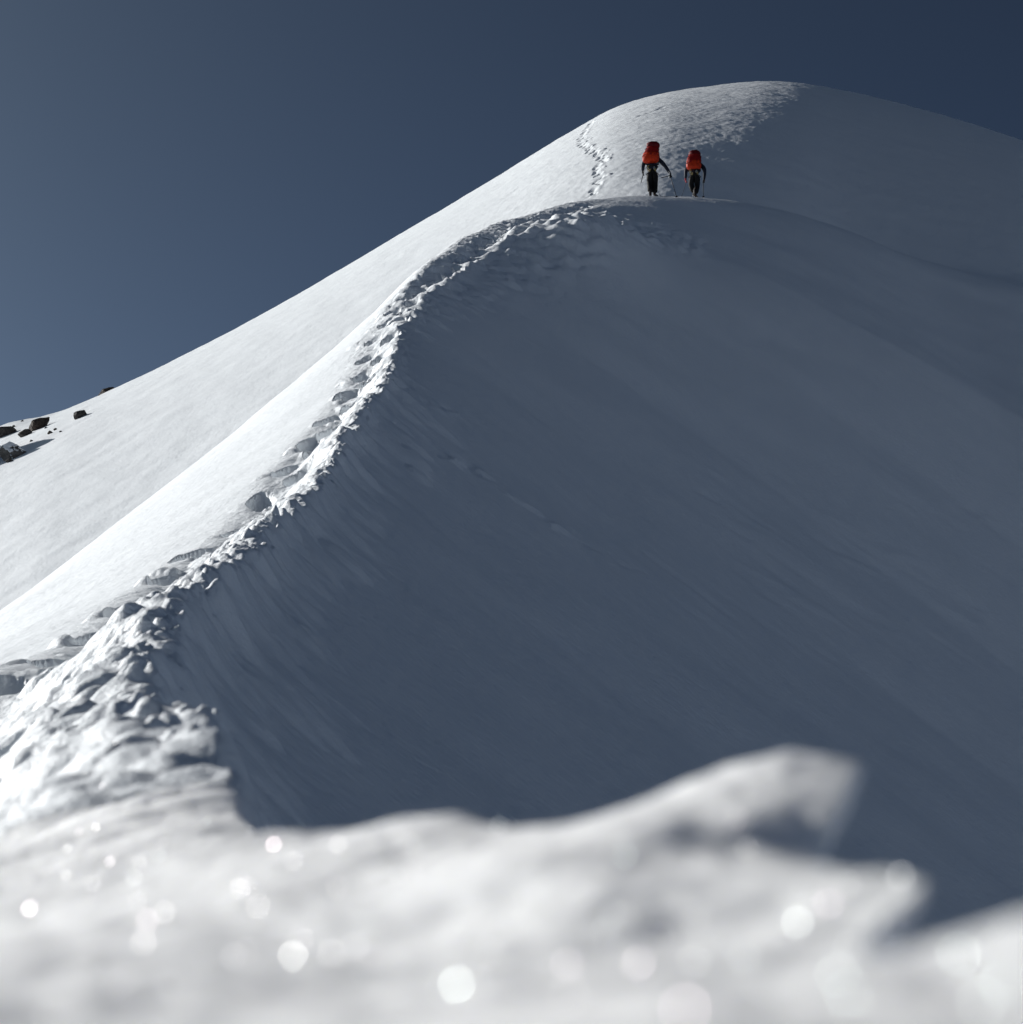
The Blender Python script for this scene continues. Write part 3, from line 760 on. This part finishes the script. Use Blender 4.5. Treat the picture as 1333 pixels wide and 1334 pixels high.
def rock(px, py, wpx, hpx, mat, label, tilt=0.0, depth=.8, seed=0, behind=0.0, cap=False, name='rock'):
    """angular boulder whose foot is buried in the snow at photo point (px, py) = its middle"""
    p = hit(px, py + hpx*.45, 60) if not behind else None
    if p is None:
        X, Z = ray(px, py + hpx*.3); yv = float(sky_s(X)) + behind; p = Vector((float(X)*yv, yv, float(Z)*yv))
    mpp = p.y/F*1.06
    rnd = random.Random(seed)
    bm = bmesh.new(); bmesh.ops.create_icosphere(bm, subdivisions=4, radius=1)
    planes = [(Vector((rnd.gauss(0, 1), rnd.gauss(0, 1), rnd.gauss(0, .9))).normalized(), rnd.uniform(.48, .85)) for _ in range(15)]
    for v in bm.verts:
        for nn, dd in planes:
            q = v.co.dot(nn)
            if q > dd: v.co -= nn*(q-dd)*.95
    for v in bm.verts:
        v.co *= 1 + .06*mnoise.noise(v.co*2.1 + Vector((seed, 0, 0))) + .05*mnoise.noise(v.co*6 + Vector((0, seed, 0)))
    lo = [min(v.co[i] for v in bm.verts) for i in range(3)]; hi = [max(v.co[i] for v in bm.verts) for i in range(3)]
    w_, h_ = wpx*mpp, hpx*mpp*1.25
    for v in bm.verts:
        v.co = Vector(((v.co.x-(lo[0]+hi[0])/2)/(hi[0]-lo[0])*w_, (v.co.y-(lo[1]+hi[1])/2)/(hi[1]-lo[1])*w_*depth, (v.co.z-lo[2])/(hi[2]-lo[2])*h_*1.15 - h_*.40))
    bmesh.ops.rotate(bm, verts=bm.verts[:], cent=(0, 0, h_*.3), matrix=Matrix.Rotation(tilt, 3, 'Y'))
    for v in bm.verts: v.co *= WS
    capf = None
    if cap:
        bm.normal_update(); capf = bm.copy()
        bmesh.ops.delete(capf, geom=[f_ for f_ in capf.faces if f_.normal.z < .45], context='FACES')
        for v in capf.verts: v.co += Vector((0, 0, .05 + .05*mnoise.noise(v.co*3)))
        ret = bmesh.ops.solidify(capf, geom=capf.faces[:], thickness=.10)
    o = mesh_obj(name, bm, mat, None, False); o.location = Vector(p)*WS
    tag(o, label, 'rock')
    if capf: mesh_obj('snow_cap', capf, SNOW, o)
    return o
rock(137, 513, 27, 11, M_BROWN, 'brown rock poking over the skyline, highest and rightmost of the rocks', -.35, .6, 11, behind=1.0)
rock(105, 539, 18, 10, M_BLACK, 'small dark rock alone on the snow below the skyline rock', -.1, .9, 5)
rock(51, 552, 32, 14, M_BROWN, 'dark brown slab tilting up to the right, in the middle of the left rocks', -.55, .6, 8)
rock(33, 564, 19, 8, M_BLACK, 'low flat black rock at the foot of the tilted brown slab', -.15, .8, 3)
rock(4, 562, 34, 14, M_BLACK, 'dark rock cut off by the left edge above the snow dusted boulder', -.1, .8, 21)
rock(17, 588, 44, 20, M_GREY, 'largest grey boulder, dusted with snow and cut by the left edge', .1, .7, 14, cap=True)
for i_, (px_, py_, w_, h_) in enumerate(((72, 559, 5, 3), (79, 562, 4, 2), (29, 548, 4, 2.5), (41, 574, 5, 2.5), (60, 557, 4, 2))):
    tag(rock(px_, py_, w_, h_, M_BLACK, 'tiny dark stone scattered over the snow around the larger left rocks', 0, .9, 50+i_), group='tiny scattered stones')
rock(12, 600, 10, 4, M_BLACK, 'tiny dark stone just below the snow dusted grey boulder', 0, .9, 30)
rock(66, 563, 9, 4, M_BROWN, 'tiny brown stone right of the tilted slab', .1, .9, 33)
rock(18, 555, 5, 3, M_BROWN, 'smallest stone speck on the snow left of the tilted slab', .1, .9, 35)

# ------------------------------------------------------------------ loose ice grains glittering on the foreground crust
m_ice, nt, b = new_mat('ice'); b.inputs['Base Color'].default_value = (.9, .93, .96, 1); b.inputs['Roughness'].default_value = .26
b.inputs['Specular IOR Level'].default_value = .8
tn = nt.nodes.new('ShaderNodeTexNoise'); tn.inputs['Scale'].default_value = 300
bpn = nt.nodes.new('ShaderNodeBump'); bpn.inputs['Strength'].default_value = .2; bpn.inputs['Distance'].default_value = .001
nt.links.new(tn.outputs['Fac'], bpn.inputs['Height']); nt.links.new(bpn.outputs['Normal'], b.inputs['Normal'])
tn2 = nt.nodes.new('ShaderNodeTexNoise'); tn2.inputs['Scale'].default_value = 60; tn2.inputs['Detail'].default_value = 0
rp2 = nt.nodes.new('ShaderNodeValToRGB'); rp2.color_ramp.elements[0].position = .3; rp2.color_ramp.elements[1].position = .7
rp2.color_ramp.elements[0].color = (1, .72, .86, 1); rp2.color_ramp.elements[1].color = (.72, 1, .92, 1)  # pastel reflection tint painted in for the rainbow colours of the glints
_e = rp2.color_ramp.elements.new(.45); _e.color = (1, 1, 1, 1); _e = rp2.color_ramp.elements.new(.58); _e.color = (1, .98, .92, 1)
nt.links.new(tn2.outputs['Fac'], rp2.inputs['Fac']); nt.links.new(rp2.outputs['Color'], b.inputs['Specular Tint'])
ib = bmesh.new(); ir = random.Random(5)
spots = [(1175, 1147, 3.4), (1110, 1238, 3.2), (650, 1078, 2.6), (430, 1078, 2.4), (166, 1280, 3.0), (540, 1284, 2.6), (596, 1286, 2.4), (172, 1238, 2.2), (55, 1100, 1.6),
         (84, 1020, 1.6), (740, 1260, 2.6), (1015, 1088, 2.6), (382, 1248, 2.4), (192, 1202, 2.2), (215, 1190, 2.0), (265, 1165, 2.0), (175, 1145, 2.0), (1040, 1205, 2.6), (905, 1255, 2.4), (1080, 1180, 2.8), (440, 1158, 2.0), (520, 1140, 2.0)]
spots += [(ir.uniform(0, 1333), ir.uniform(1060, 1330), ir.uniform(.6, 2.1)) for _ in range(260)]
spots += [(ir.uniform(0, 290), ir.uniform(960, 1130), ir.uniform(1.0, 1.8)) for _ in range(26)]
for si, (px, py, mm) in enumerate(spots):
    jt = .08 if si < 22 else .10
    p = hit(px, py, .27, 6)
    if p is None: continue
    p = Vector(p)*WS; view = (-p).normalized(); hv = (view + sdir).normalized()
    nn = (hv + Vector((ir.gauss(0, jt), ir.gauss(0, jt), ir.gauss(0, jt)))).normalized()
    r_ = mm*.00037*min(1.6, max(.8, p.length/.7))
    a = nn.orthogonal().normalized(); c = nn.cross(a)
    p += Vector((0, 0, r_*.6)); top = []; bot = []
    for k in range(6):
        t = math.pi/3*k + .4; q = r_*ir.uniform(.85, 1.1)*(math.cos(t)*a + math.sin(t)*c)
        top.append(ib.verts.new(p + q + nn*r_*.25)); bot.append(ib.verts.new(p + q*.9 - nn*r_*.35))
    ib.faces.new(top); ib.faces.new(bot[::-1])
    for k in range(6): ib.faces.new((top[k], bot[k], bot[(k+1) % 6], top[(k+1) % 6]))
io = mesh_obj('ice_grains', ib, m_ice, None, False); tag(io, 'glittering ice grains scattered on the near snow crust', 'ice', None, 'stuff')

# ------------------------------------------------------------------ camera, light, sky
cam = bpy.data.cameras.new('camera'); co_ = bpy.data.objects.new('camera', cam); COL.objects.link(co_)
co_.location = (0, 0, 0); co_.rotation_euler = (R(90)+PITCH, 0, 0)
cam.sensor_fit = 'HORIZONTAL'; cam.sensor_width = 24; cam.lens = F/1333*24
cam.clip_start = .02; cam.clip_end = 3000
cam.dof.use_dof = True; cam.dof.focus_distance = 45*WS; cam.dof.aperture_fstop = (cam.lens*.001)/(.0095*WS)
scene.camera = co_

sd = bpy.data.lights.new('sun', 'SUN'); so = bpy.data.objects.new('sun', sd); COL.objects.link(so)
sd.energy = 5.0; sd.angle = R(.53); sd.color = (1, .965, .93)
sdir = Vector((math.sin(SUN_AZ)*math.cos(SUN_EL), math.cos(SUN_AZ)*math.cos(SUN_EL), math.sin(SUN_EL)))
so.rotation_euler = (-sdir).to_track_quat('-Z', 'Y').to_euler()
so.location = sdir*50

w = bpy.data.worlds.new('World'); scene.world = w; w.use_nodes = True
nt = w.node_tree; bg = nt.nodes['Background']
sk = nt.nodes.new('ShaderNodeTexSky'); sk.sky_type = 'NISHITA'; sk.sun_disc = False
sk.sun_elevation = SUN_EL; sk.sun_rotation = SUN_AZ
sk.altitude = 2800; sk.air_density = .3; sk.dust_density = 8; sk.ozone_density = 3
tint = nt.nodes.new('ShaderNodeMixRGB'); tint.blend_type = 'MULTIPLY'; tint.inputs['Fac'].default_value = 1; tint.inputs['Color2'].default_value = (.83, .99, .89, 1)
nt.links.new(sk.outputs['Color'], tint.inputs['Color1']); gm = nt.nodes.new('ShaderNodeGamma'); gm.inputs['Gamma'].default_value = 1.35
hs = nt.nodes.new('ShaderNodeHueSaturation'); hs.inputs['Saturation'].default_value = .78
nt.links.new(tint.outputs['Color'], hs.inputs['Color']); nt.links.new(hs.outputs['Color'], gm.inputs['Color']); nt.links.new(gm.outputs['Color'], bg.inputs['Color'])
bg.inputs['Strength'].default_value = .052

scene.view_settings.view_transform = 'Standard'; scene.view_settings.look = 'None'
scene.view_settings.exposure = .17; scene.view_settings.gamma = 1
scene.cycles.max_bounces = 5; scene.cycles.diffuse_bounces = 3
scene.cycles.use_denoising = True
